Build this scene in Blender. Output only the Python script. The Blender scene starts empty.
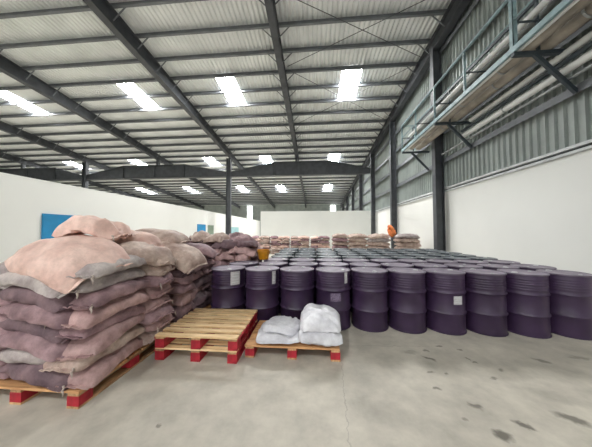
import bpy, math, random
from mathutils import Vector, Matrix, noise, Euler
random.seed(7)
S = bpy.context.scene
C = S.collection
R = math.radians

# ------------------------------------------------------------------ camera
cam_d = bpy.data.cameras.new('camera')
cam = bpy.data.objects.new('camera', cam_d)
C.objects.link(cam)
cam_d.sensor_width = 36.0
cam_d.lens = 36.0 * 218.0 / 592.0
cam_d.clip_start = 0.05
cam.location = (0, 0, 1.5)
cam.rotation_euler = Euler((R(90 + 1.97), 0, R(4.717)), 'XYZ')
S.camera = cam

# ------------------------------------------------------------------ world and exposure
w = bpy.data.worlds.new('overcast_sky')
S.world = w
w.use_nodes = True
w.node_tree.nodes['Background'].inputs[0].default_value = (0.93, 0.96, 1.0, 1)
w.node_tree.nodes['Background'].inputs[1].default_value = 1.6
SKYLIGHT = 92.0
S.view_settings.view_transform = 'Standard'
S.view_settings.look = 'None'
S.view_settings.gamma = 1.0
S.view_settings.use_curve_mapping = False
S.view_settings.exposure = 0.1
S.cycles.use_denoising = True
S.cycles.max_bounces = 8
S.cycles.diffuse_bounces = 6
S.cycles.sample_clamp_indirect = 8.0

# ------------------------------------------------------------------ materials
def srgb(r, g, b):
    f = lambda c: (c / 255 / 12.92) if c / 255 <= 0.04045 else ((c / 255 + 0.055) / 1.055) ** 2.4
    return (f(r), f(g), f(b), 1)

def mat(name, col, rough=0.6, metal=0.0, var=0.12, scale=6.0, col2=None, bump=0.0, bscale=60.0, spec=0.5, detail=4.0, rnd=0.0):
    m = bpy.data.materials.new(name)
    m.use_nodes = True
    nt = m.node_tree
    N, L = nt.nodes, nt.links
    b = N['Principled BSDF']
    b.inputs['Roughness'].default_value = rough
    b.inputs['Metallic'].default_value = metal
    b.inputs['Specular IOR Level'].default_value = spec
    tc = N.new('ShaderNodeTexCoord')
    nz = N.new('ShaderNodeTexNoise')
    nz.inputs['Scale'].default_value = scale
    nz.inputs['Detail'].default_value = detail
    L.new(tc.outputs['Object'], nz.inputs['Vector'])
    rp = N.new('ShaderNodeValToRGB')
    c2 = col2 or tuple(max(0, c * (1 - var * 2)) for c in col[:3]) + (1,)
    c1 = tuple(min(1, c * (1 + var)) for c in col[:3]) + (1,)
    rp.color_ramp.elements[0].color = c2
    rp.color_ramp.elements[1].color = c1
    rp.color_ramp.elements[0].position = 0.32
    rp.color_ramp.elements[1].position = 0.62
    L.new(nz.outputs['Fac'], rp.inputs['Fac'])
    out = rp.outputs['Color']
    if rnd > 0:
        oi = N.new('ShaderNodeObjectInfo')
        mr = N.new('ShaderNodeMapRange')
        mr.inputs[3].default_value = 1 - rnd
        mr.inputs[4].default_value = 1 + rnd
        L.new(oi.outputs['Random'], mr.inputs[0])
        hs = N.new('ShaderNodeHueSaturation')
        L.new(mr.outputs[0], hs.inputs['Value'])
        L.new(out, hs.inputs['Color'])
        add = N.new('ShaderNodeVectorMath'); add.operation = 'ADD'
        cmb = N.new('ShaderNodeCombineXYZ')
        mul = N.new('ShaderNodeMath'); mul.operation = 'MULTIPLY'; mul.inputs[1].default_value = 37.0
        L.new(oi.outputs['Random'], mul.inputs[0])
        L.new(mul.outputs[0], cmb.inputs[0]); L.new(mul.outputs[0], cmb.inputs[1])
        L.new(tc.outputs['Object'], add.inputs[0]); L.new(cmb.outputs[0], add.inputs[1])
        L.new(add.outputs[0], nz.inputs['Vector'])
        out = hs.outputs['Color']
    L.new(out, b.inputs['Base Color'])
    if bump > 0:
        n2 = N.new('ShaderNodeTexNoise')
        n2.inputs['Scale'].default_value = bscale
        n2.inputs['Detail'].default_value = 3
        L.new(tc.outputs['Object'], n2.inputs['Vector'])
        bp = N.new('ShaderNodeBump')
        bp.inputs['Strength'].default_value = bump
        bp.inputs['Distance'].default_value = 0.02
        L.new(n2.outputs['Fac'], bp.inputs['Height'])
        L.new(bp.outputs['Normal'], b.inputs['Normal'])
    return m

def emis(name, col, s):
    m = bpy.data.materials.new(name)
    m.use_nodes = True
    nt = m.node_tree
    nt.nodes.clear()
    e = nt.nodes.new('ShaderNodeEmission')
    e.inputs[0].default_value = col
    e.inputs[1].default_value = s
    o = nt.nodes.new('ShaderNodeOutputMaterial')
    nt.links.new(e.outputs[0], o.inputs[0])
    return m

def wood_mat(name, a, b_, along):
    m = mat(name, a, 0.7, bump=0.15, bscale=30, rnd=0.12)
    N, L = m.node_tree.nodes, m.node_tree.links
    nz = [n for n in N if n.type == 'TEX_NOISE'][0]
    src = nz.inputs['Vector'].links[0].from_socket
    mp = N.new('ShaderNodeMapping')
    mp.inputs['Scale'].default_value = (1.2, 14, 8) if along == 'x' else (14, 1.2, 8)
    L.new(src, mp.inputs['Vector'])
    L.new(mp.outputs[0], nz.inputs['Vector'])
    nz.inputs['Scale'].default_value = 2.5
    rp = [n for n in N if n.type == 'VALTORGB'][0]
    rp.color_ramp.elements[0].color = b_
    return m

M = {}
M['white'] = mat('white_wall_paint', srgb(228, 229, 225), 0.6, var=0.015, scale=0.6)
M['panel'] = mat('white_sandwich_panel', srgb(232, 234, 230), 0.5, var=0.02, scale=0.5)
M['steel'] = mat('charcoal_painted_steel', srgb(68, 71, 75), 0.55, var=0.12, scale=3)
M['purlin'] = mat('grey_purlin_steel', srgb(104, 108, 112), 0.5, var=0.1, scale=2)
M['roof'] = mat('galvanised_roof_sheet', srgb(230, 233, 232), 0.5, metal=0.0, var=0.05, scale=0.9)
M['clad'] = mat('grey_wall_sheet', srgb(156, 164, 160), 0.5, var=0.08, scale=1.2)
M['ledge'] = mat('grey_ledge_metal', srgb(196, 200, 200), 0.45, var=0.1, scale=3)
M['skylight'] = emis('translucent_skylight_sheet', (1, 1, 1, 1), SKYLIGHT)
M['winlight'] = emis('daylit_window_glass', (1, 1, 1, 1), 9.0)
M['blue_steel'] = mat('pale_blue_green_steel', srgb(128, 152, 156), 0.5, var=0.14, scale=5)
M['dark_steel'] = mat('dark_slate_steel', srgb(58, 68, 74), 0.55, var=0.12, scale=4)
M['pipe_beige'] = mat('beige_lagged_pipe', srgb(158, 150, 138), 0.5, var=0.16, scale=2.5)
M['pipe_white'] = mat('white_pipe', srgb(226, 228, 226), 0.4, var=0.04, scale=2)
M['pipe_grey'] = mat('galvanised_pipe', srgb(150, 154, 154), 0.35, metal=0.4, var=0.1, scale=3)
M['drum'] = mat('purple_drum_paint', srgb(54, 37, 64), 0.42, var=0.1, scale=5, rnd=0.1)
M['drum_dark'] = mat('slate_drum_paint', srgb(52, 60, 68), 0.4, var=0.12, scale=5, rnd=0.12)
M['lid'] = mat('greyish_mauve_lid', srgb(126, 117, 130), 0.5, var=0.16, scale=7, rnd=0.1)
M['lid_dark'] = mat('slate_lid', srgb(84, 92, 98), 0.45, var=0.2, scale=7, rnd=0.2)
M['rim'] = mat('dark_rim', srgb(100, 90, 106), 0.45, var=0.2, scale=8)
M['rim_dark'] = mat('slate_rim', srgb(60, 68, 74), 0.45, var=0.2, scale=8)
M['bung'] = mat('bung_cap', srgb(190, 190, 192), 0.4, var=0.1)
M['red'] = mat('red_block_paint', srgb(164, 28, 44), 0.6, var=0.16, scale=12, bump=0.1)
M['wood'] = wood_mat('pale_pine_deck', srgb(230, 200, 156), srgb(206, 172, 126), 'x')
M['wood_o'] = wood_mat('orange_pine_deck', srgb(204, 156, 108), srgb(172, 124, 82), 'x')
M['wood_y'] = wood_mat('pine_bearer', srgb(190, 152, 110), srgb(140, 106, 74), 'y')
M['print'] = mat('paper_slip', srgb(186, 184, 186), 0.7, var=0.08, scale=40)
M['print_grey'] = mat('faded_stencil_print', srgb(112, 98, 120), 0.6, var=0.3, scale=60)
M['amber'] = mat('amber_plastic', srgb(206, 140, 26), 0.45, var=0.1, scale=8)
M['orange'] = mat('orange_cloth', srgb(228, 132, 72), 0.7, var=0.15, scale=9, rnd=0.02)
M['blue'] = mat('blue_board', srgb(28, 134, 186), 0.45, var=0.06, scale=3)
M['green'] = mat('pale_green_board', srgb(132, 150, 132), 0.5, var=0.08, scale=3)
M['pblue'] = mat('pale_blue_board', srgb(150, 190, 196), 0.5, var=0.06, scale=3)
M['dark'] = mat('dark_frame', srgb(50, 54, 58), 0.5)

def sackmat(name, a, b_, dirt=1.0):
    m = mat(name, srgb(*a), 0.66, var=0.08, scale=4.5, col2=srgb(*b_), bump=0.55, bscale=16, detail=7, rnd=0.1)
    N, L = m.node_tree.nodes, m.node_tree.links
    b = N['Principled BSDF']
    src = b.inputs['Base Color'].links[0].from_socket
    vec = [n for n in N if n.type == 'VECT_MATH'][0].outputs[0]
    nz = N.new('ShaderNodeTexNoise'); nz.inputs['Scale'].default_value = 14.0; nz.inputs['Detail'].default_value = 9; nz.inputs['Roughness'].default_value = 0.72
    L.new(vec, nz.inputs['Vector'])
    mr = N.new('ShaderNodeMapRange'); mr.inputs[1].default_value = 0.36; mr.inputs[2].default_value = 0.62; mr.inputs[3].default_value = 0.74; mr.inputs[4].default_value = 1.06
    L.new(nz.outputs['Fac'], mr.inputs[0])
    mx = N.new('ShaderNodeMix'); mx.data_type = 'RGBA'; mx.blend_type = 'MULTIPLY'; mx.inputs[0].default_value = dirt
    L.new(src, mx.inputs[6]); L.new(mr.outputs[0], mx.inputs[7]); L.new(mx.outputs[2], b.inputs['Base Color'])
    return m
SK = {
 'pink':  sackmat('pink_woven_sack', (222, 192, 180), (204, 166, 154), .6),
 'tan':   sackmat('pinkish_tan_woven_sack', (194, 174, 162), (160, 134, 124)),
 'grey':  sackmat('grey_woven_sack', (178, 168, 164), (140, 126, 126)),
 'mauve': sackmat('mauve_woven_sack', (160, 130, 133), (118, 90, 96)),
 'dark':  sackmat('dark_mauve_woven_sack', (122, 98, 102), (86, 66, 74)),
 'rose':  sackmat('dusty_rose_woven_sack', (186, 154, 150), (146, 114, 114)),
 'white': sackmat('white_woven_sack', (214, 214, 218), (192, 191, 198), .5),
}
CN = {'pink': 'pale pink', 'tan': 'pinkish tan', 'grey': 'grey', 'mauve': 'mauve', 'dark': 'dark mauve', 'rose': 'dusty rose', 'white': 'white'}


# concrete floor with scuffs
def floor_mat():
    m = mat('worn_concrete', srgb(193, 187, 174), 0.6, var=0.06, scale=0.9, detail=8)
    N, L = m.node_tree.nodes, m.node_tree.links
    b = N['Principled BSDF']
    base = b.inputs['Base Color'].links[0].from_socket
    geo = N.new('ShaderNodeNewGeometry')
    n2 = N.new('ShaderNodeTexNoise'); n2.inputs['Scale'].default_value = 3.2; n2.inputs['Detail'].default_value = 8; n2.inputs['Roughness'].default_value = 0.65
    L.new(geo.outputs['Position'], n2.inputs['Vector'])
    mr = N.new('ShaderNodeMapRange'); mr.inputs[1].default_value = 0.3; mr.inputs[2].default_value = 0.7; mr.inputs[3].default_value = 0.72; mr.inputs[4].default_value = 1.1
    L.new(n2.outputs['Fac'], mr.inputs[0])
    mx = N.new('ShaderNodeMix'); mx.data_type = 'RGBA'; mx.blend_type = 'MULTIPLY'; mx.inputs[0].default_value = 1.0
    L.new(base, mx.inputs[6]); L.new(mr.outputs[0], mx.inputs[7])
    # warped position so scuffs have ragged outlines
    n3 = N.new('ShaderNodeTexNoise'); n3.inputs['Scale'].default_value = 16; n3.inputs['Detail'].default_value = 5
    L.new(geo.outputs['Position'], n3.inputs['Vector'])
    sub = N.new('ShaderNodeVectorMath'); sub.operation = 'SUBTRACT'; sub.inputs[1].default_value = (0.5, 0.5, 0.5)
    L.new(n3.outputs['Color'], sub.inputs[0])
    sc = N.new('ShaderNodeVectorMath'); sc.operation = 'SCALE'; sc.inputs['Scale'].default_value = 0.09
    L.new(sub.outputs[0], sc.inputs[0])
    wp = N.new('ShaderNodeVectorMath'); wp.operation = 'ADD'
    L.new(geo.outputs['Position'], wp.inputs[0]); L.new(sc.outputs[0], wp.inputs[1])
    acc = None
    for (x, y, rx, ry, a, k) in SCUFFS:
        mp = N.new('ShaderNodeMapping'); mp.vector_type = 'TEXTURE'
        mp.inputs['Location'].default_value = (x, y, 0)
        mp.inputs['Rotation'].default_value = (0, 0, R(a))
        mp.inputs['Scale'].default_value = (rx, ry, 1)
        L.new(wp.outputs[0], mp.inputs['Vector'])
        ln = N.new('ShaderNodeVectorMath'); ln.operation = 'LENGTH'
        L.new(mp.outputs[0], ln.inputs[0])
        r2 = N.new('ShaderNodeMapRange'); r2.inputs[1].default_value = 0.55; r2.inputs[2].default_value = 1.25; r2.inputs[3].default_value = k; r2.inputs[4].default_value = 0.0
        L.new(ln.outputs['Value'], r2.inputs[0])
        if acc is None:
            acc = r2.outputs[0]
        else:
            mm = N.new('ShaderNodeMath'); mm.operation = 'MAXIMUM'
            L.new(acc, mm.inputs[0]); L.new(r2.outputs[0], mm.inputs[1])
            acc = mm.outputs[0]
    mx2 = N.new('ShaderNodeMix'); mx2.data_type = 'RGBA'
    L.new(acc, mx2.inputs[0]); L.new(mx.outputs[2], mx2.inputs[6])
    mx2.inputs[7].default_value = srgb(84, 80, 72)
    L.new(mx2.outputs[2], b.inputs['Base Color'])
    return m

# ------------------------------------------------------------------ mesh helpers
class MB:
    def __init__(s): s.v = []; s.f = []
    def add(s, vs, fs):
        n = len(s.v); s.v += [tuple(v) for v in vs]; s.f += [tuple(i + n for i in f) for f in fs]; return s
    def box(s, c, d, rot=None):
        h = [x / 2 for x in d]
        vs = [Vector((sx * h[0], sy * h[1], sz * h[2])) for sx in (-1, 1) for sy in (-1, 1) for sz in (-1, 1)]
        if rot is not None: vs = [rot @ v for v in vs]
        vs = [v + Vector(c) for v in vs]
        return s.add(vs, [(0, 1, 3, 2), (4, 6, 7, 5), (0, 4, 5, 1), (2, 3, 7, 6), (0, 2, 6, 4), (1, 5, 7, 3)])
    def b2(s, a, b):
        return s.box([(p + q) / 2 for p, q in zip(a, b)], [abs(q - p) for p, q in zip(a, b)])
    def bar(s, p0, p1, wd, ht):
        p0, p1 = Vector(p0), Vector(p1); d = p1 - p0
        q = d.to_track_quat('X', 'Z').to_matrix()
        return s.box((p0 + p1) / 2, (d.length, wd, ht), q)
    def tube(s, p0, p1, r, n=10, cap=True):
        p0, p1 = Vector(p0), Vector(p1); d = p1 - p0
        q = d.to_track_quat('Z', 'X').to_matrix()
        vs = [p + q @ Vector((r * math.cos(2 * math.pi * i / n), r * math.sin(2 * math.pi * i / n), 0)) for p in (p0, p1) for i in range(n)]
        fs = [(i, (i + 1) % n, n + (i + 1) % n, n + i) for i in range(n)]
        if cap: fs += [tuple(range(n))[::-1], tuple(range(n, 2 * n))]
        return s.add(vs, fs)
    def lathe(s, prof, n=28, c=(0, 0, 0)):
        vs = []; fs = []
        for r, z in prof:
            for i in range(n):
                a = 2 * math.pi * i / n
                vs.append((c[0] + r * math.cos(a), c[1] + r * math.sin(a), c[2] + z))
        for k in range(len(prof) - 1):
            for i in range(n):
                j = (i + 1) % n
                fs.append((k * n + i, k * n + j, (k + 1) * n + j, (k + 1) * n + i))
        if prof[0][0] > 1e-4: fs.append(tuple(range(n))[::-1])
        if prof[-1][0] > 1e-4: fs.append(tuple((len(prof) - 1) * n + i for i in range(n)))
        return s.add(vs, fs)
    def ibeam(s, p0, p1, fw, tf, tw, d0, d1):
        """I section from p0 to p1 (top centre line), depth d0 -> d1 hanging down in z."""
        p0, p1 = Vector(p0), Vector(p1)
        side = Vector((-(p1 - p0).y, (p1 - p0).x, 0)).normalized()
        def sec(p, d, w2, za, zb):
            return [p + side * w2 + Vector((0, 0, -za)), p - side * w2 + Vector((0, 0, -za)), p - side * w2 + Vector((0, 0, -zb)), p + side * w2 + Vector((0, 0, -zb))]
        for (wd, fa, fb) in ((fw / 2, lambda d: 0, lambda d: tf), (tw / 2, lambda d: tf, lambda d: d - tf), (fw / 2, lambda d: d - tf, lambda d: d)):
            vs = sec(p0, d0, wd, fa(d0), fb(d0)) + sec(p1, d1, wd, fa(d1), fb(d1))
            s.add(vs, [(0, 1, 2, 3), (7, 6, 5, 4), (0, 4, 5, 1), (1, 5, 6, 2), (2, 6, 7, 3), (3, 7, 4, 0)])
        return s
    def mesh(s, name, m=None, smooth=False, bevel=0):
        me = bpy.data.meshes.new(name)
        me.from_pydata(s.v, [], s.f); me.update()
        if m is not None: me.materials.append(m)
        if smooth:
            me.polygons.foreach_set('use_smooth', [True] * len(me.polygons))
            try: me.set_sharp_from_angle(angle=R(40))
            except Exception: pass
        return me
    def build(s, name, m, parent=None, smooth=False):
        return link(name, s.mesh(name, m, smooth), parent)

def link(name, me, parent=None, loc=None):
    o = bpy.data.objects.new(name, me)
    C.objects.link(o)
    if parent is not None: o.parent = parent
    if loc is not None: o.location = loc
    return o

def tag(o, label, cat, group=None):
    o['label'] = label; o['category'] = cat
    if group: o['group'] = group
    return o

def struct(o, label=None):
    o['kind'] = 'structure'
    if label: o['label'] = label
    return o

def thing(name, label, cat, loc=(0, 0, 0), rz=0, group=None):
    o = bpy.data.objects.new(name, None); C.objects.link(o)
    o.empty_display_size = 0.1
    o.location = loc; o.rotation_euler = (0, 0, rz)
    return tag(o, label, cat, group)

def copy_tree(o, parent=None):
    c = o.copy(); C.objects.link(c); c.parent = parent
    for ch in list(o.children):
        copy_tree(ch, c)
    return c

ORD = ['zeroth', 'first', 'second', 'third', 'fourth', 'fifth', 'sixth', 'seventh', 'eighth', 'ninth', 'tenth', 'eleventh', 'twelfth']

# ================================================================== the building
XR, XL, XO = 5.6, -9.3, -36.0       # right wall, white partition on the left, outer left wall
Y0, Y1, YG = -9.0, 44.0, 20.1       # front, back, girder line
def roofz(y): return 11.22 - 0.1 * y    # underside of the sheeting
LANES = [2.05, -4.95, -10.95, -19.25, -26.9]
RAFTERS = [5.32, -1.6, -7.95, -15.3, -23.1, -30.2]
SKY_Y = [(-8.5, -6.2), (11.5, 13.8), (21.5, 23.7), (31.2, 33.8)]

SCUFFS = [(1.16, 2.227, 0.036, 0.021, 10, 0.7),
          (1.372, 2.042, 0.054, 0.028, -35, 0.7),
          (1.618, 1.87, 0.065, 0.028, -30, 0.8),
          (2.05, 1.968, 0.115, 0.048, -32, 0.75),
          (1.375, 1.768, 0.061, 0.048, -15, 0.85),
          (1.345, 2.739, 0.086, 0.028, -38, 0.8),
          (1.404, 2.905, 0.043, 0.024, -30, 0.65),
          (1.609, 3.041, 0.05, 0.024, 20, 0.7),
          (1.831, 2.963, 0.029, 0.024, -40, 0.65),
          (1.795, 2.766, 0.036, 0.019, -50, 0.7),
          (1.825, 2.7, 0.032, 0.019, -50, 0.7),
          (1.376, 2.463, 0.036, 0.021, 10, 0.65),
          (1.233, 2.475, 0.043, 0.019, 10, 0.6),
          (1.827, 2.437, 0.036, 0.021, 20, 0.6),
          (2.008, 2.581, 0.036, 0.021, 20, 0.55),
          (2.62, 2.795, 0.072, 0.033, -30, 0.6),
          (1.18, 2.864, 0.115, 0.043, 10, 0.35),
          (-1.192, 1.647, 0.02, 0.014, 0, 0.6),
          (1.19, 1.888, 0.03, 0.018, 0, 0.5),
          (3.13, 2.9, 0.12, 0.04, 0, 0.4),
          (2.2, 2.2, 0.25, 0.08, -20, 0.2),
          (-0.2, 2.1, 0.3, 0.1, 30, 0.15),
          (0.6, 1.9, 0.3, 0.12, -10, 0.15),
          (1.5, 2.6, 0.45, 0.25, 20, 0.12),
          (-1.3, 1.95, 0.5, 0.14, 20, 0.14),
          (0.27, 2.0, 0.006, 0.7, -4, 0.28),
          (1.0, 2.99, 0.6, 0.006, 3, 0.3)]
fl = MB().b2((XO - .2, Y0 - 14, -0.2), (XR + 3, Y1 + .2, 0)).build('floor', floor_mat())
struct(fl, 'worn grey concrete warehouse floor with dark scuffs')

# roof sheeting (ribbed), open where skylights lie
def ribbed_strip(mb, x0, x1, ya, yb, pitch=0.2, dep=0.06):
    n = max(1, round((x1 - x0) / pitch)); p = (x1 - x0) / n
    pts = []
    for i in range(n):
        a = x0 + i * p
        pts += [(a, 0), (a + .22 * p, dep), (a + .5 * p, dep), (a + .72 * p, 0)]
    pts.append((x1, 0))
    vs = [(x, y, roofz(y) + d) for y in (ya, yb) for x, d in pts]
    k = len(pts)
    mb.add(vs, [(i, i + 1, k + i + 1, k + i) for i in range(k - 1)])
ce = MB()
edges = sorted(LANES)
cur = XO
for lx in edges:
    ribbed_strip(ce, cur, lx - .525, Y0, Y1)
    y = Y0
    for a, b in SKY_Y:
        ribbed_strip(ce, lx - .525, lx + .525, y, a); y = b
    ribbed_strip(ce, lx - .525, lx + .525, y, Y1)
    cur = lx + .525
ribbed_strip(ce, cur, XR + .2, Y0, Y1)
ceiling = struct(ce.build('ceiling', M['roof']), 'ribbed grey metal roof sheeting on dark purlins and rafters')
wn = 0
for li, lx in enumerate(LANES):
    for si, (a, b) in enumerate(SKY_Y):
        mb = MB(); ribbed_strip(mb, lx - .525, lx + .525, a, b, dep=.05)
        wn += 1
        o = mb.build('window_%d' % wn, M['skylight'])
        struct(o, 'translucent daylit skylight sheet in the ribbed roof')
# purlins (Z sections)
pm = MB()
L_ = XR + .1 - XO
pm.b2((XO, -.012, -.22), (XR + .1, .012, 0)).b2((XO, -.095, -.22), (XR + .1, .0, -.2)).b2((XO, 0, -.015), (XR + .1, .075, 0))
pme = pm.mesh('purlin', M['purlin'])
PURL = [8.85 + 1.2 * k for k in range(-14, 29)]
for y in PURL:
    if Y0 < y < Y1 - .3: link('purlin', pme, ceiling, (0, y, roofz(y) - .005))
# rafters with flange braces
def zr(y): return roofz(y) - .225
for i, x in enumerate(RAFTERS):
    mb = MB()
    dn = .95 if i != 1 else .6
    mb.ibeam((x, Y0, zr(Y0)), (x, YG, zr(YG)), .3, .02, .014, dn, .5)
    mb.ibeam((x, YG, zr(YG)), (x, Y1, zr(Y1)), .22, .02, .014, .5, .45)
    rf = mb.build('rafter', M['steel'], ceiling)
    for y in PURL[8:24]:
        for sgn in (-1, 1):
            if i == 0 and sgn > 0: continue
            zb = zr(y) - .45
            MB().bar((x + sgn * .1, y + .03, zb), (x + sgn * .62, y + .03, roofz(y) - .15), .04, .03).build('flange_brace', M['purlin'], rf)
# bracing rods
for p, q in (((-1.3, 10.6), (5.2, 7.6)), ((-1.3, 7.4), (5.2, 10.6)), ((-1.3, 10.8), (5.2, 15.6)), ((-1.3, 15.6), (5.2, 10.8)), ((-8, 25), (-1.5, 31))):
    MB().tube((p[0], p[1], roofz(p[1]) - .4), (q[0], q[1], roofz(q[1]) - .4), .014, 6).build('bracing_rod', M['steel'], ceiling)

# jack girders between the columns
def girder(xa, xb, wl, wr):
    zb, zt, ze = 6.72, 7.95, 7.12
    prof = [(xa, ze), (xa + wl, zt), (xb - wr, zt), (xb, ze)]
    root = thing('jack_girder', '', 'girder', (0, 0, 0))
    mb = MB()
    for (x0, z0), (x1, z1) in zip(prof, prof[1:]):
        mb.add([(x0, YG - .012, zb), (x1, YG - .012, zb), (x1, YG - .012, z1), (x0, YG - .012, z0), (x0, YG + .012, zb), (x1, YG + .012, zb), (x1, YG + .012, z1), (x0, YG + .012, z0)],
               [(0, 1, 2, 3), (7, 6, 5, 4), (0, 4, 5, 1), (3, 2, 6, 7), (0, 3, 7, 4), (1, 5, 6, 2)])
    mb.build('web', M['steel'], root)
    fb = MB().b2((xa, YG - .15, zb - .03), (xb, YG + .15, zb)); fb.build('bottom_flange', M['steel'], root)
    ft = MB()
    for (x0, z0), (x1, z1) in zip(prof, prof[1:]):
        vs = [(x0, YG - .15, z0), (x1, YG - .15, z1), (x1, YG + .15, z1), (x0, YG + .15, z0)]
        ft.add(vs + [(a, b, c + .03) for a, b, c in vs], [(3, 2, 1, 0), (4, 5, 6, 7), (0, 1, 5, 4), (1, 2, 6, 5), (2, 3, 7, 6), (3, 0, 4, 7)])
    ft.build('top_flange', M['steel'], root)
    for x in (xa + wl, xb - wr, (xa + xb) / 2):
        MB().b2((x - .01, YG - .14, zb), (x + .01, YG + .14, zt)).build('stiffener', M['steel'], root)
    xm = (xa + xb) / 2
    xs = min(RAFTERS, key=lambda r: abs(r - xm))
    MB().b2((xs - .12, YG - .12, zt), (xs + .12, YG + .12, zr(YG) - .5)).build('stub_post', M['steel'], root)
    return root
g1 = girder(-7.87, 5.1, 4.2, 3.6); g1['label'] = 'deep dark steel girder between the slim column and the right wall'
g2 = girder(-22.87, -8.33, 4.0, 4.2); g2['label'] = 'deep dark steel girder left of the slim free-standing column'
g3 = girder(XO + .05, -23.33, 3.0, 3.0); g3['label'] = 'dark steel girder at far left behind the white partition wall'

def icolumn(mb, x0, x1, y, z1, fw=.25):
    mb.b2((x0, y - fw / 2, 0), (x0 + .02, y + fw / 2, z1)).b2((x1 - .02, y - fw / 2, 0), (x1, y + fw / 2, z1)).b2((x0 + .02, y - .01, 0), (x1 - .02, y + .01, z1))
for x, lab in ((-8.1, 'slim dark steel column standing free under the roof girder'), (-23.1, 'dark steel column top rising behind the white left partition')):
    t = thing('steel_column', lab, 'column', (x, YG, 0))
    mb = MB(); icolumn(mb, -.22, .22, 0, zr(YG) - .5, .3); mb.build('shaft', M['steel'], t)
    MB().b2((-.3, -.25, 0), (.3, .25, .03)).build('base_plate', M['steel'], t)

# right wall: white masonry below, ribbed cladding above
wr = struct(MB().b2((XR, Y0, 0), (XR + .2, Y1, 3.18)).build('wall_right', M['white']), 'white painted lower wall with ribbed cladding above')
for za, zb, dx in ((3.16, 3.22, .07), (3.265, 3.33, .1)):
    MB().b2((XR - dx, Y0, za), (XR + .1, Y1, zb)).build('ledge_rail', M['ledge'], wr)
MB().b2((XR - .01, Y0, 3.22), (XR + .1, Y1, 3.265)).build('ledge_plate', M['dark'], wr)
COLY = [-6.6, -1.3, 4.0, 9.75, 15.05, 20.1, 25.2, 30.3, 35.4, 40.5]
for a, b in zip([Y0] + COLY, COLY + [Y1]):
    mb = MB(); n = max(1, round((b - a) / .2)); p = (b - a) / n
    pts = []
    for i in range(n):
        y = a + i * p
        pts += [(y, 0), (y + .66 * p, 0), (y + .74 * p, -.06), (y + .92 * p, -.06)]
    pts.append((b, 0)); k = len(pts)
    mb.add([(XR + .1 + d, y, 3.3) for y, d in pts] + [(XR + .1 + d, y, roofz(y) - .0) for y, d in pts], [(i, k + i, k + i + 1, i + 1) for i in range(k - 1)])
    mb.build('cladding_sheet', M['clad'], wr)
for z in (4.55, 5.75, 6.95, 8.15, 9.35):
    yend = min(Y1, (11.0 - z) / .1)
    MB().b2((XR - .1, Y0, z), (XR + .04, yend, z + .02)).b2((XR - .1, Y0, z - .16), (XR - .085, yend, z)).build('girt', M['purlin'], wr)
for y in COLY:
    mb = MB(); icolumn(mb, XR - .46, XR - .11, y, zr(y) - .5 if y < YG + 1 else zr(y) - .45, .26)
    mb.build('column', M['steel'], wr)

# left white partition, far partition, outer shell
wl = struct(MB().b2((XL - .12, Y0, 0), (XL, 37.0, 3.22)).build('wall_left', M['white']), 'long white partition wall on the left')
MB().b2((XL - .13, Y0, 3.22), (XL + .01, 37.0, 3.25)).build('capping', M['panel'], wl)
wf = struct(MB().b2((-5.32, 21.44, 0), (XR, 21.5, 3.4)).build('wall_far', M['panel']), 'white panelled partition at the back of the store')
for a, b in ((-5.32, .62), (.63, XR - .01)):
    MB().b2((a, 21.4, 0), (b, 21.44, 3.46)).build('panel', M['panel'], wf)
wo = struct(MB().b2((XO - .2, Y0, 0), (XO, Y1, 12.3)).build('wall_outer', M['clad']), 'outer cladding wall at far left')
we = struct(MB().b2((XO - .2, Y1, 0), (XR + .3, Y1 + .2, 7.2)).build('wall_end', M['clad']), 'grey cladding end wall far behind the partitions')
for i, x in enumerate((-13.2, 3.8)):
    wn += 1
    o = MB().b2((x - .5, Y1 - .03, 2.5), (x + .5, Y1 - .01, 6.6)).build('window_%d' % wn, M['winlight'])
    struct(o, 'bright narrow daylit window in the far end wall')
    for z in (3.8, 5.2):
        MB().b2((x - .5, Y1 - .06, z), (x + .5, Y1 - .035, z + .12)).build('window_bar', M['dark'], o)
# front gable behind the camera, with a wide unseen opening added to let sky light in
wfr = struct(MB().b2((XO - .2, Y0 - .2, 0), (-7.0, Y0, 12.2)).b2((4.5, Y0 - .2, 0), (XR + .3, Y0, 12.2)).b2((-7.0, Y0 - .2, 6.0), (4.5, Y0, 12.2)).build('wall_front', M['white']), 'front gable wall with an unseen opening added for daylight')

# boards on the left wall
for nm, ya, yb, za, zb, m, lab in (
    ('wall_board', 6.72, 7.9, 1.05, 2.1, 'blue', 'large bright blue board on the left white wall behind the sacks'),
    ('wall_board', 16.7, 18.0, 1.4, 2.05, 'blue', 'small blue board on the left wall near the slim column'),
    ('wall_board', 18.45, 19.5, 1.2, 2.02, 'green', 'greyish green board beside the small blue one'),
    ('wall_board', 23.9, 26.2, 1.1, 1.95, 'pblue', 'pale blue board on left wall just right of slim column')):
    t = thing(nm, lab, 'board', (XL, (ya + yb) / 2, za))
    h = zb - za; hw = (yb - ya) / 2
    MB().b2((.004, -hw + .03, .03), (.03, hw - .03, h - .03)).build('face', M[m], t)
    MB().b2((0, -hw, 0), (.045, hw, .03)).b2((0, -hw, h - .03), (.045, hw, h)).b2((0, -hw, .03), (.045, -hw + .03, h - .03)).b2((0, hw - .03, .03), (.045, hw, h - .03)).build('frame', M[m], t)

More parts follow.
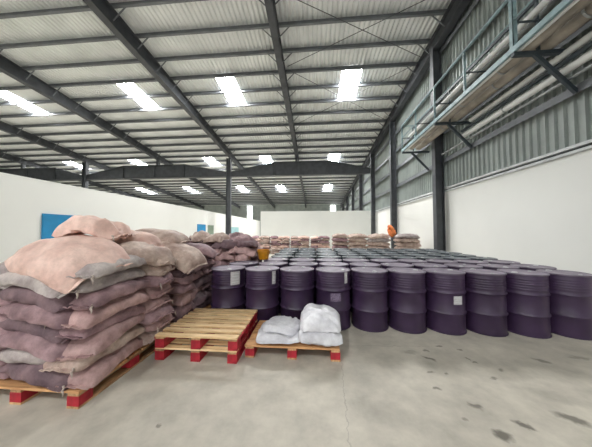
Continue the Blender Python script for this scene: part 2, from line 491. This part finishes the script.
# ================================================================== catwalk and pipes on the right wall
CX0, CZ = 4.3, 5.4
cw = thing('pipe_catwalk', 'pale blue-green steel catwalk with handrail bracketed high on the right wall', 'catwalk', (0, 0, 0))
YA, YB = 2.0, 10.9
MB().b2((CX0 - .03, YA, CZ - .06), (CX0 + .03, YB, CZ + .06)).build('edge_beam', M['blue_steel'], cw)
MB().tube((CX0, YA, 6.63), (CX0, YB, 6.63), .038, 8).build('handrail', M['blue_steel'], cw, True)
MB().b2((4.77, YA, 6.45), (4.82, YB, 6.54)).build('inner_rail', M['dark_steel'], cw)
for y in (4.95, 8.0, 10.85):
    MB().b2((4.775, y - .03, CZ - .06), (4.815, y + .03, 6.45)).build('inner_post', M['dark_steel'], cw)
MB().tube((CX0, YA, 6.05), (CX0, YB, 6.05), .02, 8).build('mid_rail', M['blue_steel'], cw, True)
for y in (3.4, 4.95, 6.45, 8.0, 9.45, 10.88):
    wd = .09 if y == 4.95 else .05
    MB().b2((CX0 - .03, y - wd / 2, CZ + .06), (CX0 - .02, y + wd / 2, 6.63)).b2((CX0 - .03, y - wd / 2, CZ + .06), (CX0 + wd - .03, y - wd / 2 + .012, 6.63)).build('post', M['blue_steel'], cw)
    MB().bar((CX0, y, 6.02), (CX0 + .7, y, 6.02), .03, .03).build('cross_bar', M['dark_steel'], cw)
for y in (YB,):
    MB().bar((CX0, y, 6.63), (CX0 + .6, y, 6.63), .04, .04).build('end_rail', M['blue_steel'], cw)
    MB().bar((CX0 + .6, y, CZ), (CX0 + .6, y, 6.65), .04, .04).build('end_post', M['blue_steel'], cw)
for y in (4.95, 8.0, 10.85):
    MB().b2((CX0 - .02, y - .04, CZ - .14), (XR - .08, y + .04, CZ - .06)).build('bracket', M['dark_steel'], cw)
    MB().bar((4.72, y, CZ - .12), (XR - .1, y, 4.42), .06, .08).build('brace', M['dark_steel'], cw)
def pipe(name, x, z, r, m, ya, yb, label, flanges=()):
    t = thing(name, label, 'pipe', (x, ya, z))
    MB().tube((0, 0, 0), (0, yb - ya, 0), r, 16).build('tube', M[m], t, True)
    for y in flanges:
        MB().tube((0, y - ya - .02, 0), (0, y - ya + .02, 0), r * 1.08, 16).build('joint_band', M['pipe_grey'], t, True)
pipe('lagged_pipe', 4.61, CZ + .09, .15, 'pipe_beige', YA, 10.6, 'thick beige lagged pipe on the brackets next to the catwalk edge', (3.2, 5.6, 7.0, 9.2))
pipe('lagged_pipe', 4.98, CZ + .09, .15, 'pipe_beige', YA, 10.7, 'thick beige lagged pipe on the brackets nearer the wall', (4.2, 6.2, 8.6))
pipe('steel_pipe', 4.41, CZ - .012, .045, 'pipe_white', YA, 10.8, 'slim white pipe running along the catwalk edge beam')
pipe('steel_pipe', 5.03, 6.3, .09, 'pipe_grey', YA, 11.4, 'galvanised pipe running behind the handrail above the lagged pipes', (4, 7, 10))
pipe('steel_pipe', 4.66, 6.106, .07, 'pipe_white', YA, 10.9, 'white pipe at handrail height lying on the cross bars')
pipe('steel_pipe', 5.3, 5.24, .075, 'pipe_white', 4.2, 7.7, 'white tube standing in for a bright daylit strip under the lagged pipes')  # white tube in place of a bright gap showing translucent wall sheet
pipe('steel_pipe', 5.26, 5.05, .05, 'dark_steel', 4.2, 8.1, 'dark slate pipe between two white tubes below the catwalk')
pipe('steel_pipe', 5.3, 4.88, .08, 'pipe_white', 4.2, 8.2, 'thicker white pipe with open end below the catwalk brackets', (5.0, 6.4))
pipe('steel_pipe', 5.36, 4.7, .035, 'pipe_grey', 4.2, 9.5, 'thin galvanised pipe running lowest under the catwalk along the cladding')

# ================================================================== pallets
def pallet(label, loc, wx, wy, rz=0, deck='wood', n=7, gap=.035, h=.145, strip=False):
    t = thing('wooden_pallet', label, 'pallet', loc, rz)
    tb = h - .085 - .02 - .02 - .005
    bw = (wy - gap * (n - 1)) / n
    bm = MB().b2((-wx / 2, -bw / 2, 0), (wx / 2, bw / 2, .02)).mesh('deck_board', M[deck])
    for i in range(n):
        o = link('deck_board', bm, t, ((random.random() - .5) * .012, -wy / 2 + bw / 2 + i * (bw + gap), h - .02))
    sm = MB().b2((-.05, -wy / 2, 0), (.05, wy / 2, .022)).mesh('bearer_board', M['wood_y'])
    km = MB().b2((-.055, -.06, 0), (.055, .06, .083)).mesh('block', M['red'])
    fm = MB().b2((-.055, -wy / 2, 0), (.055, wy / 2, .02)).mesh('bottom_board', M['red'] if strip else M['wood_y'])
    rm = MB().b2((-.006, -wy / 2, 0), (.006, wy / 2, .022)).mesh('edge_strip', M['red'])
    for x in (-wx / 2 + .055, 0, wx / 2 - .055):
        link('bearer_board', sm, t, (x, 0, .103))
        link('bottom_board', fm, t, (x, 0, 0))
        for y in (-wy / 2 + .06, 0, wy / 2 - .06):
            link('block', km, t, (x, y, .02))
    for x in ((-wx / 2 - .002, wx / 2 + .002) if strip else ()):
        link('edge_strip', rm, t, (x, 0, .101))
    return t
PA = (-2.58, 2.31)
pallet('red-blocked pallet under the large stack of sacks in the front left', (PA[0], PA[1], 0), 1.2, 1.16, deck='wood_o')
pallet('lower of the two empty pallets stacked between sacks and drums', (-1.365, 2.895, 0), .98, .89, gap=.06, strip=True)
pallet('upper of the two empty pallets, bare pale pine deck boards on top', (-1.36, 2.885, .146), .98, .89, R(.5), gap=.06, strip=True)
pallet('red-blocked pallet in front of the drums carrying white bags', (-.262, 2.945, 0), 1.12, .72, deck='wood_o', n=5, gap=.012)
PB = (-2.45, 3.56)
pallet('pallet under the second stack of sacks behind the front left one', (PB[0], PB[1], 0), 1.16, 1.1, deck='wood_o')

# ================================================================== sacks
def sack_mesh(L, W, T, seed, d=(0, 0, 0, 0), lump=.012, p=3.2, flat=.55, nu=30, nv=18):
    """pillow shaped sack; d = droop at +u, -u, +v, -v ends"""
    vs = []; fs = []; idx = {}
    off = Vector((seed * 7.31, seed * 3.77, seed * 1.93))
    def co(t):   # concentrate samples near the rim
        return math.sin(t * math.pi / 2) * .8 + t * .2
    rr = random.Random(seed)
    cr = [(rr.uniform(-.8, .8), rr.uniform(-.8, .8), rr.uniform(0, 3.14), rr.uniform(.12, .3)) for _ in range(7)]
    for side in (1, -1):
        for i in range(nu + 1):
            for j in range(nv + 1):
                u = co(-1 + 2 * i / nu); v = co(-1 + 2 * j / nv)
                rim = i in (0, nu) or j in (0, nv)
                if rim and side < 0:
                    idx[(side, i, j)] = idx[(1, i, j)]; continue
                au, av = abs(u), abs(v)
                h = max(0, (1 - au ** p)) ** .40 * max(0, (1 - av ** 2.8)) ** .33
                rx = 1 - .07 * av ** 3
                ry = 1 - .13 * au ** 6 + .035 * math.sin(u * 3 + seed)
                x = L / 2 * u * rx; y = W / 2 * v * ry
                nz = noise.noise(Vector((x * 4.5, y * 4.5, side * 2.3)) + off)
                n2 = noise.noise(Vector((x * 13, y * 13, side * 1.3)) + off * 2)
                t = T * (.56 if side > 0 else .44)
                z = side * t * h + (lump * 1.3 * nz + lump * .5 * n2) * (.35 + .65 * h)
                # creases in the cloth
                for (cu, cv, ca, cl) in cr:
                    du, dv = u - cu, (v - cv) * .7
                    al = du * math.cos(ca) + dv * math.sin(ca); ac = -du * math.sin(ca) + dv * math.cos(ca)
                    if abs(al) < cl * 2.2:
                        z -= side * lump * .9 * math.exp(-(ac / .07) ** 2) * max(0, 1 - (al / (cl * 2.2)) ** 2) * min(1, h * 1.5)
                # radial puckers towards the stitched ends
                z += side * lump * .45 * max(0, au - .6) / .4 * math.sin(v * 15 + seed) * h
                z -= (d[0] if u > 0 else d[1]) * au ** 2.2 + (d[2] if v > 0 else d[3]) * av ** 2.2
                x += lump * .9 * noise.noise(Vector((y * 8, side, 3)) + off)
                y += lump * .9 * noise.noise(Vector((x * 8, side, 9)) + off)
                idx[(side, i, j)] = len(vs); vs.append((x, y, z))
    for side in (1, -1):
        for i in range(nu):
            for j in range(nv):
                q = [idx[(side, i, j)], idx[(side, i + 1, j)], idx[(side, i + 1, j + 1)], idx[(side, i, j + 1)]]
                fs.append(q if side > 0 else q[::-1])
    mb = MB(); mb.v = vs; mb.f = [tuple(q) for q in fs]
    # hem flap along the +u end
    hv = []; k = 13
    for i in range(k):
        v = -1 + 2 * i / (k - 1)
        y = W / 2 * v * .80
        x = L / 2 * (.985 - .07 * v ** 4)
        zz = -d[0] * .95 - (d[2] if v > 0 else d[3]) * abs(v) ** 2.6
        wv = .010 * math.sin(i * 2.1 + seed) + .008 * noise.noise(Vector((i * .9, seed, 0)))
        hv += [(x - .012, y, zz - .004), (x - .012, y, zz + .006), (x + .035 + wv, y, zz + wv * 1.4 + .004), (x + .035 + wv, y, zz + wv * 1.4 - .004)]
    hf = []
    for i in range(k - 1):
        for a in range(4):
            b = (a + 1) % 4
            hf.append((i * 4 + a, i * 4 + b, i * 4 + 4 + b, i * 4 + 4 + a))
    hf += [(0, 1, 2, 3), tuple(4 * (k - 1) + a for a in (3, 2, 1, 0))]
    hb = MB(); hb.v = hv; hb.f = hf
    return mb, hb

_cache = {}
def hash_(p):
    v = math.sin(p[0] * 127.1 + p[1] * 311.7 + p[2] * 74.7) * 43758.5453
    return v - math.floor(v)
_tb = MB()
_tp = [((0, 0, .016), .012), ((.022, .004, .008), .007), ((.034, -.004, -.008), .010), ((.04, .003, -.028), .006), ((.044, 0, -.05), .003)]
for (p_, r_), (q_, r2_) in zip(_tp, _tp[1:]):
    n_ = 6; b_ = len(_tb.v)
    for (c_, rr_) in ((p_, r_), (q_, r2_)):
        _tb.v += [(c_[0] + rr_ * math.cos(6.283 * i / n_) * .6, c_[1] + rr_ * math.sin(6.283 * i / n_), c_[2] + rr_ * math.cos(6.283 * i / n_) * .6) for i in range(n_)]
    _tb.f += [(b_ + i, b_ + (i + 1) % n_, b_ + n_ + (i + 1) % n_, b_ + n_ + i) for i in range(n_)]
TIE = _tb.mesh('tie', mat('pale_tie_string', srgb(178, 164, 154), 0.8, var=0.1, scale=30), True)
def sack(key, matk, label, group, loc, rot, args, hem=True):
    ck = (key, matk)
    if ck not in _cache:
        b, h = sack_mesh(*args[:4], **args[4])
        _cache[ck] = (b.mesh('sack', SK[matk], True), h.mesh('hem', SK[matk], True))
    bm, hm = _cache[ck]
    o = link('sack', bm)
    o.location = loc; o.rotation_euler = rot
    tag(o, label, 'sack', group)
    if hem: link('hem', hm, o)
    if hem and (hash_(loc) < .45):
        sg = 1 if hash_((loc[1], loc[0], loc[2])) < .5 else -1
        tt = link('tie', TIE, o, (args[0] * .47, sg * args[1] * .36, -args[4]['d'][0] - .02))
        tt.rotation_euler = (0, 0, sg * .6)
    return o

rs = random.Random(11)
def generic(matk, label, group, x, y, z, ang, L=.74, W=.46, T=.165, tilt=.045, variants=8, droop=.03, lump=.013, kind='a', twist=.09):
    k = rs.randrange(variants)
    flip = rs.random() < .5
    dd = dict(d=tuple(droop * rs.uniform(.4, 1.7) for _ in range(4)), lump=lump)
    return sack((kind, k), matk, label, group, (x, y, z + T * .44), (rs.uniform(-tilt, tilt), rs.uniform(-tilt, tilt), R(ang) + (math.pi if flip else 0) + rs.uniform(-twist, twist)), (L, W, T, k + ord(kind[0]) * 3, dd))

def pinwheel_stack(x1, y0, z0, n, pitch, colours, where, group, skip_from, kind, L=.76, W=.47, jit=.025, T=.165, lump=.022, tilt=.07, twist=.1):
    """x1 = right face, y0 = front face; four sacks a layer, alternating"""
    F = L + W - .05
    for k in range(n):
        z = z0 + k * pitch
        if k % 2 == 0:
            spots = [(x1 - W / 2, y0 + L / 2, 90, 'front right corner'), (x1 - L / 2, y0 + F - W / 2, 0, 'right side rear'),
                     (x1 - F + L / 2, y0 + W / 2, 0, 'front left'), (x1 - F + W / 2, y0 + F - L / 2, 90, 'back left')]
        else:
            spots = [(x1 - L / 2, y0 + W / 2, 0, 'front right corner'), (x1 - W / 2, y0 + F - L / 2, 90, 'right side rear'),
                     (x1 - F + W / 2, y0 + L / 2, 90, 'front left'), (x1 - F + L / 2, y0 + F - W / 2, 0, 'back left')]
        for (sx, sy, a, nm) in spots:
            if nm == 'back left' and k < skip_from: continue
            mk = colours(k, nm)
            lab = '%s sack at %s of %s, %s layer up' % (CN[mk], nm, where, ORD[k + 1])
            generic(mk, lab, group, sx + rs.uniform(-jit, jit), sy + rs.uniform(-jit, jit), z, a, L=L, W=W, T=T, kind=kind, lump=lump, tilt=tilt, twist=twist)

# --- stack A, front left
GA = 'sacks in the front left pallet stack'
def spot_sack(mk, nm, k, x, y, z, ang, L, W, T, d, tilt, lump=.022, p=2.7):
    key = ('s' + nm, k % 4)
    sack(key, mk, '%s sack at %s of the front left stack, %s layer up' % (CN[mk], nm, ORD[k + 1]), GA, (x, y, z + T * .46), (tilt[0], tilt[1], R(ang)), (L, W, T, 300 + k % 4 + len(nm) * 7, dict(d=d, lump=lump, p=p)))
CR = ['rose', 'tan', 'rose', 'mauve', 'rose', 'mauve', 'grey', 'grey']  # mixed sack colours, right face kept lighter: its light is put into the colour
CE = ['tan', 'rose', 'mauve', 'rose', 'rose', 'mauve', 'tan', 'tan']  # right rear ends, same lighter mix with the side light in the colour
CF = ['dark', 'grey', 'mauve', 'dark', 'mauve', 'dark', 'grey', 'grey']  # front face mix kept darker, its shade put into the sack colours
for k in range(8):
    z = .155 + .131 * k
    # long sack on the right face, starting at the corner
    spot_sack(CR[k], 'right side', k, -2.15 + rs.uniform(-.035, .03), 2.13 + rs.uniform(-.035, .03), z, -90 + rs.uniform(-7, 7), .76, .42, .17, (rs.uniform(.03, .08), .02, rs.uniform(.01, .04), rs.uniform(.01, .05)), (rs.uniform(-.08, .08), rs.uniform(-.02, .06)))
    # sack lying crosswise behind it, its stitched end showing
    spot_sack(CE[k], 'right rear', k, -2.25 + rs.uniform(-.05, .04), 2.66 + rs.uniform(-.02, .02), z + .01, rs.uniform(-11, 11), .72, .43, .178, (.04, .01, .02, .03), (rs.uniform(-.05, .05), rs.uniform(-.03, .05)), lump=.032)
    # front face, lower half a layer so that the tapered ends interleave at the corner
    if k < 7:
        spot_sack(CF[k], 'front', k, -2.50 + rs.uniform(-.05, .03), 1.93 + rs.uniform(-.03, .02), z + .05, rs.uniform(-8, 4), .80, .42, .168, (.075, .02, .015, .04), (rs.uniform(-.05, .03), rs.uniform(.0, .06)))
    spot_sack('mauve' if k < 6 else 'grey', 'left', k, -2.93 + rs.uniform(-.02, .02), 2.14 + rs.uniform(-.03, .03), z, 90 + rs.uniform(-4, 4), .76, .42, .165, (.03, .03, .03, .03), (rs.uniform(-.04, .04), rs.uniform(-.03, .03)))
sack('A1', 'pink', 'large pale pink sack draped over the top front of the front left stack', GA, (-2.5, 2.03, 1.315), (R(10), R(4), R(-16)), (1.12, .66, .21, 21, dict(d=(.15, .08, .03, .12), lump=.022)))
sack('A2', 'pink', 'crumpled pale pink sack lying topmost on the front left stack', GA, (-2.54, 2.36, 1.55), (R(2), R(3), R(10)), (.6, .44, .22, 33, dict(d=(.08, .06, .03, .05), lump=.06)))
sack('A3', 'tan', 'pinkish tan sack folded over the top right rear of the front left stack', GA, (-2.14, 2.56, 1.25), (R(0), R(8), R(62)), (.66, .46, .2, 41, dict(d=(.06, .06, .04, .09), lump=.03)))
sack('A4', 'pink', 'small pale pink sack tucked behind the big draped one on the front left stack', GA, (-2.38, 2.72, 1.40), (R(3), R(6), R(30)), (.62, .42, .19, 47, dict(d=(.07, .04, .04, .05), lump=.028)))
sack('A5', 'tan', 'pinkish tan sack at the left rear top of the front left stack', GA, (-2.86, 2.58, 1.28), (0, 0, R(85)), (.72, .48, .2, 53, dict(d=(.04, .04, .04, .04), lump=.02)))

# --- stack B, behind it
def colB(k, nm):
    t = {'front right corner': ['dark', 'mauve', 'rose', 'mauve', 'mauve', 'dark', 'rose', 'mauve'], 'right side rear': ['dark', 'dark', 'mauve', 'dark', 'mauve', 'mauve', 'dark', 'mauve'],
         'front left': ['mauve'] * 8, 'back left': ['mauve'] * 8}[nm]
    return t[min(k, 7)]
pinwheel_stack(-1.89, 3.0, .16, 7, .135, colB, 'the second sack stack', 'sacks in the second pallet stack', 5, 'b', L=.74, W=.46, lump=.036, T=.175, tilt=.09, twist=.16)
GB = 'sacks in the second pallet stack'
sack('B1', 'tan', 'long pale sack drooping over the right edge of the second sack stack', GB, (-2.12, 3.24, 1.20), (R(4), R(13), R(-10)), (.88, .52, .2, 61, dict(d=(.12, .03, .03, .08), lump=.02)))
sack('B2', 'tan', 'pinkish tan sack topmost on the second sack stack', GB, (-2.55, 3.42, 1.41), (0, R(5), R(8)), (.86, .5, .21, 67, dict(d=(.04, .03, .02, .03), lump=.016)))
sack('B3', 'mauve', 'mauve sack at the rear right top of the second sack stack', GB, (-2.08, 3.74, 1.17), (0, R(5), R(15)), (.68, .44, .18, 71, dict(d=(.06, .03, .03, .03), lump=.024)))
sack('B4', 'mauve', 'mauve sack at the left top of the second sack stack', GB, (-2.7, 3.75, 1.17), (0, 0, R(80)), (.68, .44, .18, 73, dict(d=(.03, .03, .03, .03), lump=.02)))

# --- stack C, dark crumpled sacks beside the drums
def colC(k, nm):
    return ['dark', 'mauve', 'dark', 'mauve', 'rose', 'dark', 'mauve', 'rose'][(k * 3 + len(nm)) % 8]
pinwheel_stack(-1.3, 4.55, .0, 9, .14, colC, 'the dark stack by drums', 'sacks in the dark stack beside the drums', 6, 'c', L=.6, W=.42, jit=.06, lump=.05, T=.185, tilt=.16, twist=.4)
GC = 'sacks in the dark stack beside the drums'
pinwheel_stack(-2.36, 4.75, .0, 9, .14, colC, 'the far left dark stack', 'sacks in the far left dark stack', 9, 'd', L=.6, W=.42, jit=.05, lump=.045, T=.2, tilt=.12, twist=.3)
for i, (x, y, z, a, mk, lab) in enumerate((
    (-1.62, 4.85, 1.30, 20, 'mauve', 'mauve sack on top of the dark stack, nearest the drums'),
    (-2.2, 4.85, 1.36, -15, 'tan', 'pinkish tan sack on top of the dark stack at its left'),
    (-1.9, 5.35, 1.36, 75, 'mauve', 'mauve sack on the rear top of the dark stack'),
    (-2.62, 5.0, 1.36, 40, 'tan', 'pinkish tan sack topmost on the far left dark stack'))):
    sack('C%d' % i, mk, lab, GC, (x, y, z), (rs.uniform(-.1, .1), rs.uniform(-.1, .15), R(a)), (.56, .42, .2, 80 + i, dict(d=(.09, .06, .05, .06), lump=.05)))

# --- far stacks
def far_stack(xa, xb, yf, n, pitch, cols, where, group, kind, T, lump=.016):
    wdt = xb - xa
    for k in range(n):
        z = k * pitch
        if wdt > 1.17:
            Ls, Ws = wdt * .6, wdt * .4
            sp = [(xa + Ls / 2, 0, 'left'), (xb - Ws / 2, 90, 'right')] if k % 2 == 0 else [(xa + Ws / 2, 90, 'left'), (xb - Ls / 2, 0, 'right')]
            for x, a, nm in sp:
                mk = cols[rs.randrange(len(cols))]
                y = yf + (Ls / 2 if a else Ws / 2)
                generic(mk, '%s sack, %s half of %s, %s layer up' % (CN[mk], nm, where, ORD[k + 1]), group, x, y + rs.uniform(-.02, .02), z, a, L=Ls, W=Ws, T=T, kind=kind + ('l'), lump=lump, variants=4)
        else:
            mk = cols[rs.randrange(len(cols))]
            generic(mk, '%s sack in %s, %s layer up' % (CN[mk], where, ORD[k + 1]), group, (xa + xb) / 2 + rs.uniform(-.03, .03), yf + .3, z, 0, L=wdt, W=.55, T=T, kind=kind, lump=lump, variants=4)
GF = 'sacks in the far row of stacks'
fx = [(-4.15, -2.9), (-2.85, -1.6), (-1.52, -.32), (-.22, 1.0)]
for i, (a, b) in enumerate(fx):
    far_stack(a, b, 14.0, 8, .145, ['pink', 'tan', 'tan', 'mauve'], '%s far pink stack from left' % ORD[i + 1], GF, 'f', .175, lump=.026)
fr = [(.95, 1.80, 11.5), (1.78, 2.76, 11.4), (2.72, 3.84, 11.2), (3.98, 5.14, 10.9)]
for i, (a, b, yf) in enumerate(fr):
    far_stack(a, b, yf, 7, .19, ['tan', 'tan', 'grey', 'mauve'], 'the %s far stack from the right wall' % ORD[4 - i], 'sacks in the far stacks near the right wall', 'gh'[i % 2] + str(i), .225, lump=.035)

# --- white bags on the small pallet
GW = 'white bags on the small pallet'
ZP = .146
sack('W1', 'white', 'flat white bag lying at the left on the small pallet', GW, (-.45, 2.87, ZP + .04), (0, 0, R(96)), (.62, .56, .09, 91, dict(d=(.0, .0, .0, .0), lump=.022)))
sack('W4', 'white', 'thin white bag folded over the flat one on the small pallet', GW, (-.42, 2.96, ZP + .11), (R(2), 0, R(80)), (.48, .46, .085, 97, dict(d=(.02, .02, .015, .015), lump=.026)))
sack('W2', 'white', 'lower white bag of the pair at the right end of the pallet', GW, (.065, 2.88, ZP + .085), (0, 0, R(93)), (.64, .53, .19, 93, dict(d=(.01, .01, .01, .01), lump=.026, p=4.5)))
sack('W3', 'white', 'upper plump white bag of the pair at the right end of the pallet', GW, (.075, 2.9, ZP + .24), (R(2), R(1), R(88)), (.60, .50, .21, 95, dict(d=(.05, .03, .04, .04), lump=.034, p=4.5)))

# ================================================================== drums
RD = .275
def drum_meshes(body_m, lid_m, rim_m):
    pr = [(RD - .02, 0.0), (RD + .004, .004), (RD + .006, .014), (RD - .006, .024)]
    for zc in (.295, .590):
        pr += [(RD - .006, zc - .026), (RD + .0, zc - .016), (RD + .010, zc), (RD + .0, zc + .016), (RD - .006, zc + .026)]
    for k in range(5):
        zc = .66 + .036 * k
        pr += [(RD - .006, zc - .012), (RD - .001, zc), (RD - .006, zc + .012)]
    pr += [(RD - .006, .858), (RD - .012, .862), (RD - .012, .866)]
    body = MB().lathe(pr, 32).mesh('body', body_m, True)
    rim = MB().lathe([(RD - .016, .858), (RD + .004, .860), (RD + .008, .870), (RD + .004, .880), (RD - .010, .881), (RD - .014, .870)], 32).mesh('rim', rim_m, True)
    lid = MB().lathe([(RD - .014, .855), (RD - .014, .876), (RD - .03, .872), (RD - .05, .876), (RD - .07, .872), (.001, .872)], 32).mesh('lid', lid_m, True)
    bl = MB().lathe([(.034, .872), (.034, .884), (.026, .886), (.001, .886)], 12, (.17, .0, 0)).mesh('bung', M['bung'], True)
    bs = MB().lathe([(.018, .872), (.018, .882), (.001, .883)], 10, (-.18, .0, 0)).mesh('small_bung', M['bung'], True)
    return body, rim, lid, bl, bs
DP = drum_meshes(M['drum'], M['lid'], M['rim'])
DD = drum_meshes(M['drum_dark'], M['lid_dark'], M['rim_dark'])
NROW, NCOL = 8, 10
front = []
FX = [3.745, 3.165, 2.592, 2.022, 1.452, .885, .305, -.28, -.865, -1.45]
for r in range(NROW):
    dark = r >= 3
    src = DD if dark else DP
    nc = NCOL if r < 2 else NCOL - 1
    for c in range(nc):
        x = (FX[c] if r == 0 else 3.82 - .58 * c) + (0 if r == 0 else rs.uniform(-.006, .006)) + (0, .03, -.02, .04, 0, .05, -.01, .02)[r]
        y = 3.63 + .592 * r + (rs.uniform(-.006, .006) if r else 0)
        col = 'slate grey' if dark else 'dark purple'
        if r == 0:
            lab = '%s steel drum in the front row, %s from the right' % (col, ORD[c + 1])
        else:
            lab = '%s steel drum in the %s row back, %s from the right wall' % (col, ORD[r + 1], ORD[c + 1])
        t = thing('steel_drum', lab, 'drum', (x, y, 0), 0, 'steel drums standing in rows')
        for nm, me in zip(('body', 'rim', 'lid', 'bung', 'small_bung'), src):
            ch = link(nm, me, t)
            if nm == 'body': ang = rs.uniform(0, 6.28)
            if 'bung' in nm: ch.rotation_euler.z = ang
        if r == 0: front.append(t)
# slips and stickers wrapped on the drum sides
def slip(t, a0, a1, z0, z1, name, r=RD + .004, lines=4, mk='print'):
    mb = MB(); n = 6; rz = t.rotation_euler.z
    vs = []
    for i in range(n + 1):
        a = R(a0 + (a1 - a0) * i / n) - rz
        for z in (z0, z1):
            vs.append((r * math.cos(a), r * math.sin(a), z)); vs.append(((r + .002) * math.cos(a), (r + .002) * math.sin(a), z))
    fs = []
    for i in range(n):
        b = i * 4; e = b + 4
        fs += [(b + 1, e + 1, e + 3, b + 3), (b, b + 2, e + 2, e), (b + 2, b + 3, e + 3, e + 2), (b, e, e + 1, b + 1)]
    fs += [(0, 1, 3, 2), (n * 4, n * 4 + 2, n * 4 + 3, n * 4 + 1)]
    mb.add(vs, fs)
    o = mb.build(name, M[mk], t)
    # rows of small dark print
    for k in range(lines):
        zz = z1 - (z1 - z0) * (k + .8) / (lines + .8)
        hb = MB(); q = []
        for i in range(n + 1):
            a = R(a0 + 4 + (a1 - a0 - 8) * i / n) - rz
            for z in (zz - .006, zz + .006):
                q.append(((r + .0035) * math.cos(a), (r + .0035) * math.sin(a), z))
        hb.add(q, [(i * 2, i * 2 + 2, i * 2 + 3, i * 2 + 1) for i in range(n)])
        hb.build('print_line', M['ledge'], o)
    return o
slip(front[9], 298, 330, .64, .85, 'paper_slip')
slip(front[8], 316, 332, .66, .86, 'paper_slip', lines=3)
slip(front[6], 304, 316, .70, .87, 'paper_slip', lines=2)
slip(front[3], 266, 292, .44, .56, 'sticker', lines=3)
slip(front[6], 258, 290, .44, .56, 'stencil', lines=0, mk='print_grey')

# amber tub on a drum lid
t = thing('plastic_tub', 'amber yellow plastic tub standing on drum lids beside the dark sacks', 'tub', (-1.1, 4.72, .885))
MB().lathe([(.001, 0), (.10, 0), (.105, .005), (.135, .2), (.145, .2), (.145, .212), (.128, .212), (.098, .015), (.001, .015)], 20).build('body', M['amber'], t, True)
MB().lathe([(.138, .165), (.15, .165), (.15, .178), (.138, .178)], 20).build('collar', M['amber'], t, True)
# orange cloth bundle
ob = sack_mesh(.56, .36, .3, 120, d=(.05, .04, .03, .05), lump=.07)
o = ob[0].build('cloth_bundle', M['orange'], None, True)
o.location = (3.93, 11.45, 1.5); o.rotation_euler = (R(8), R(80), R(20))
tag(o, 'bright orange cloth bundle on the far sacks before a dark column', 'cloth')
link('hem', ob[1].mesh('hem', M['orange'], True), o)
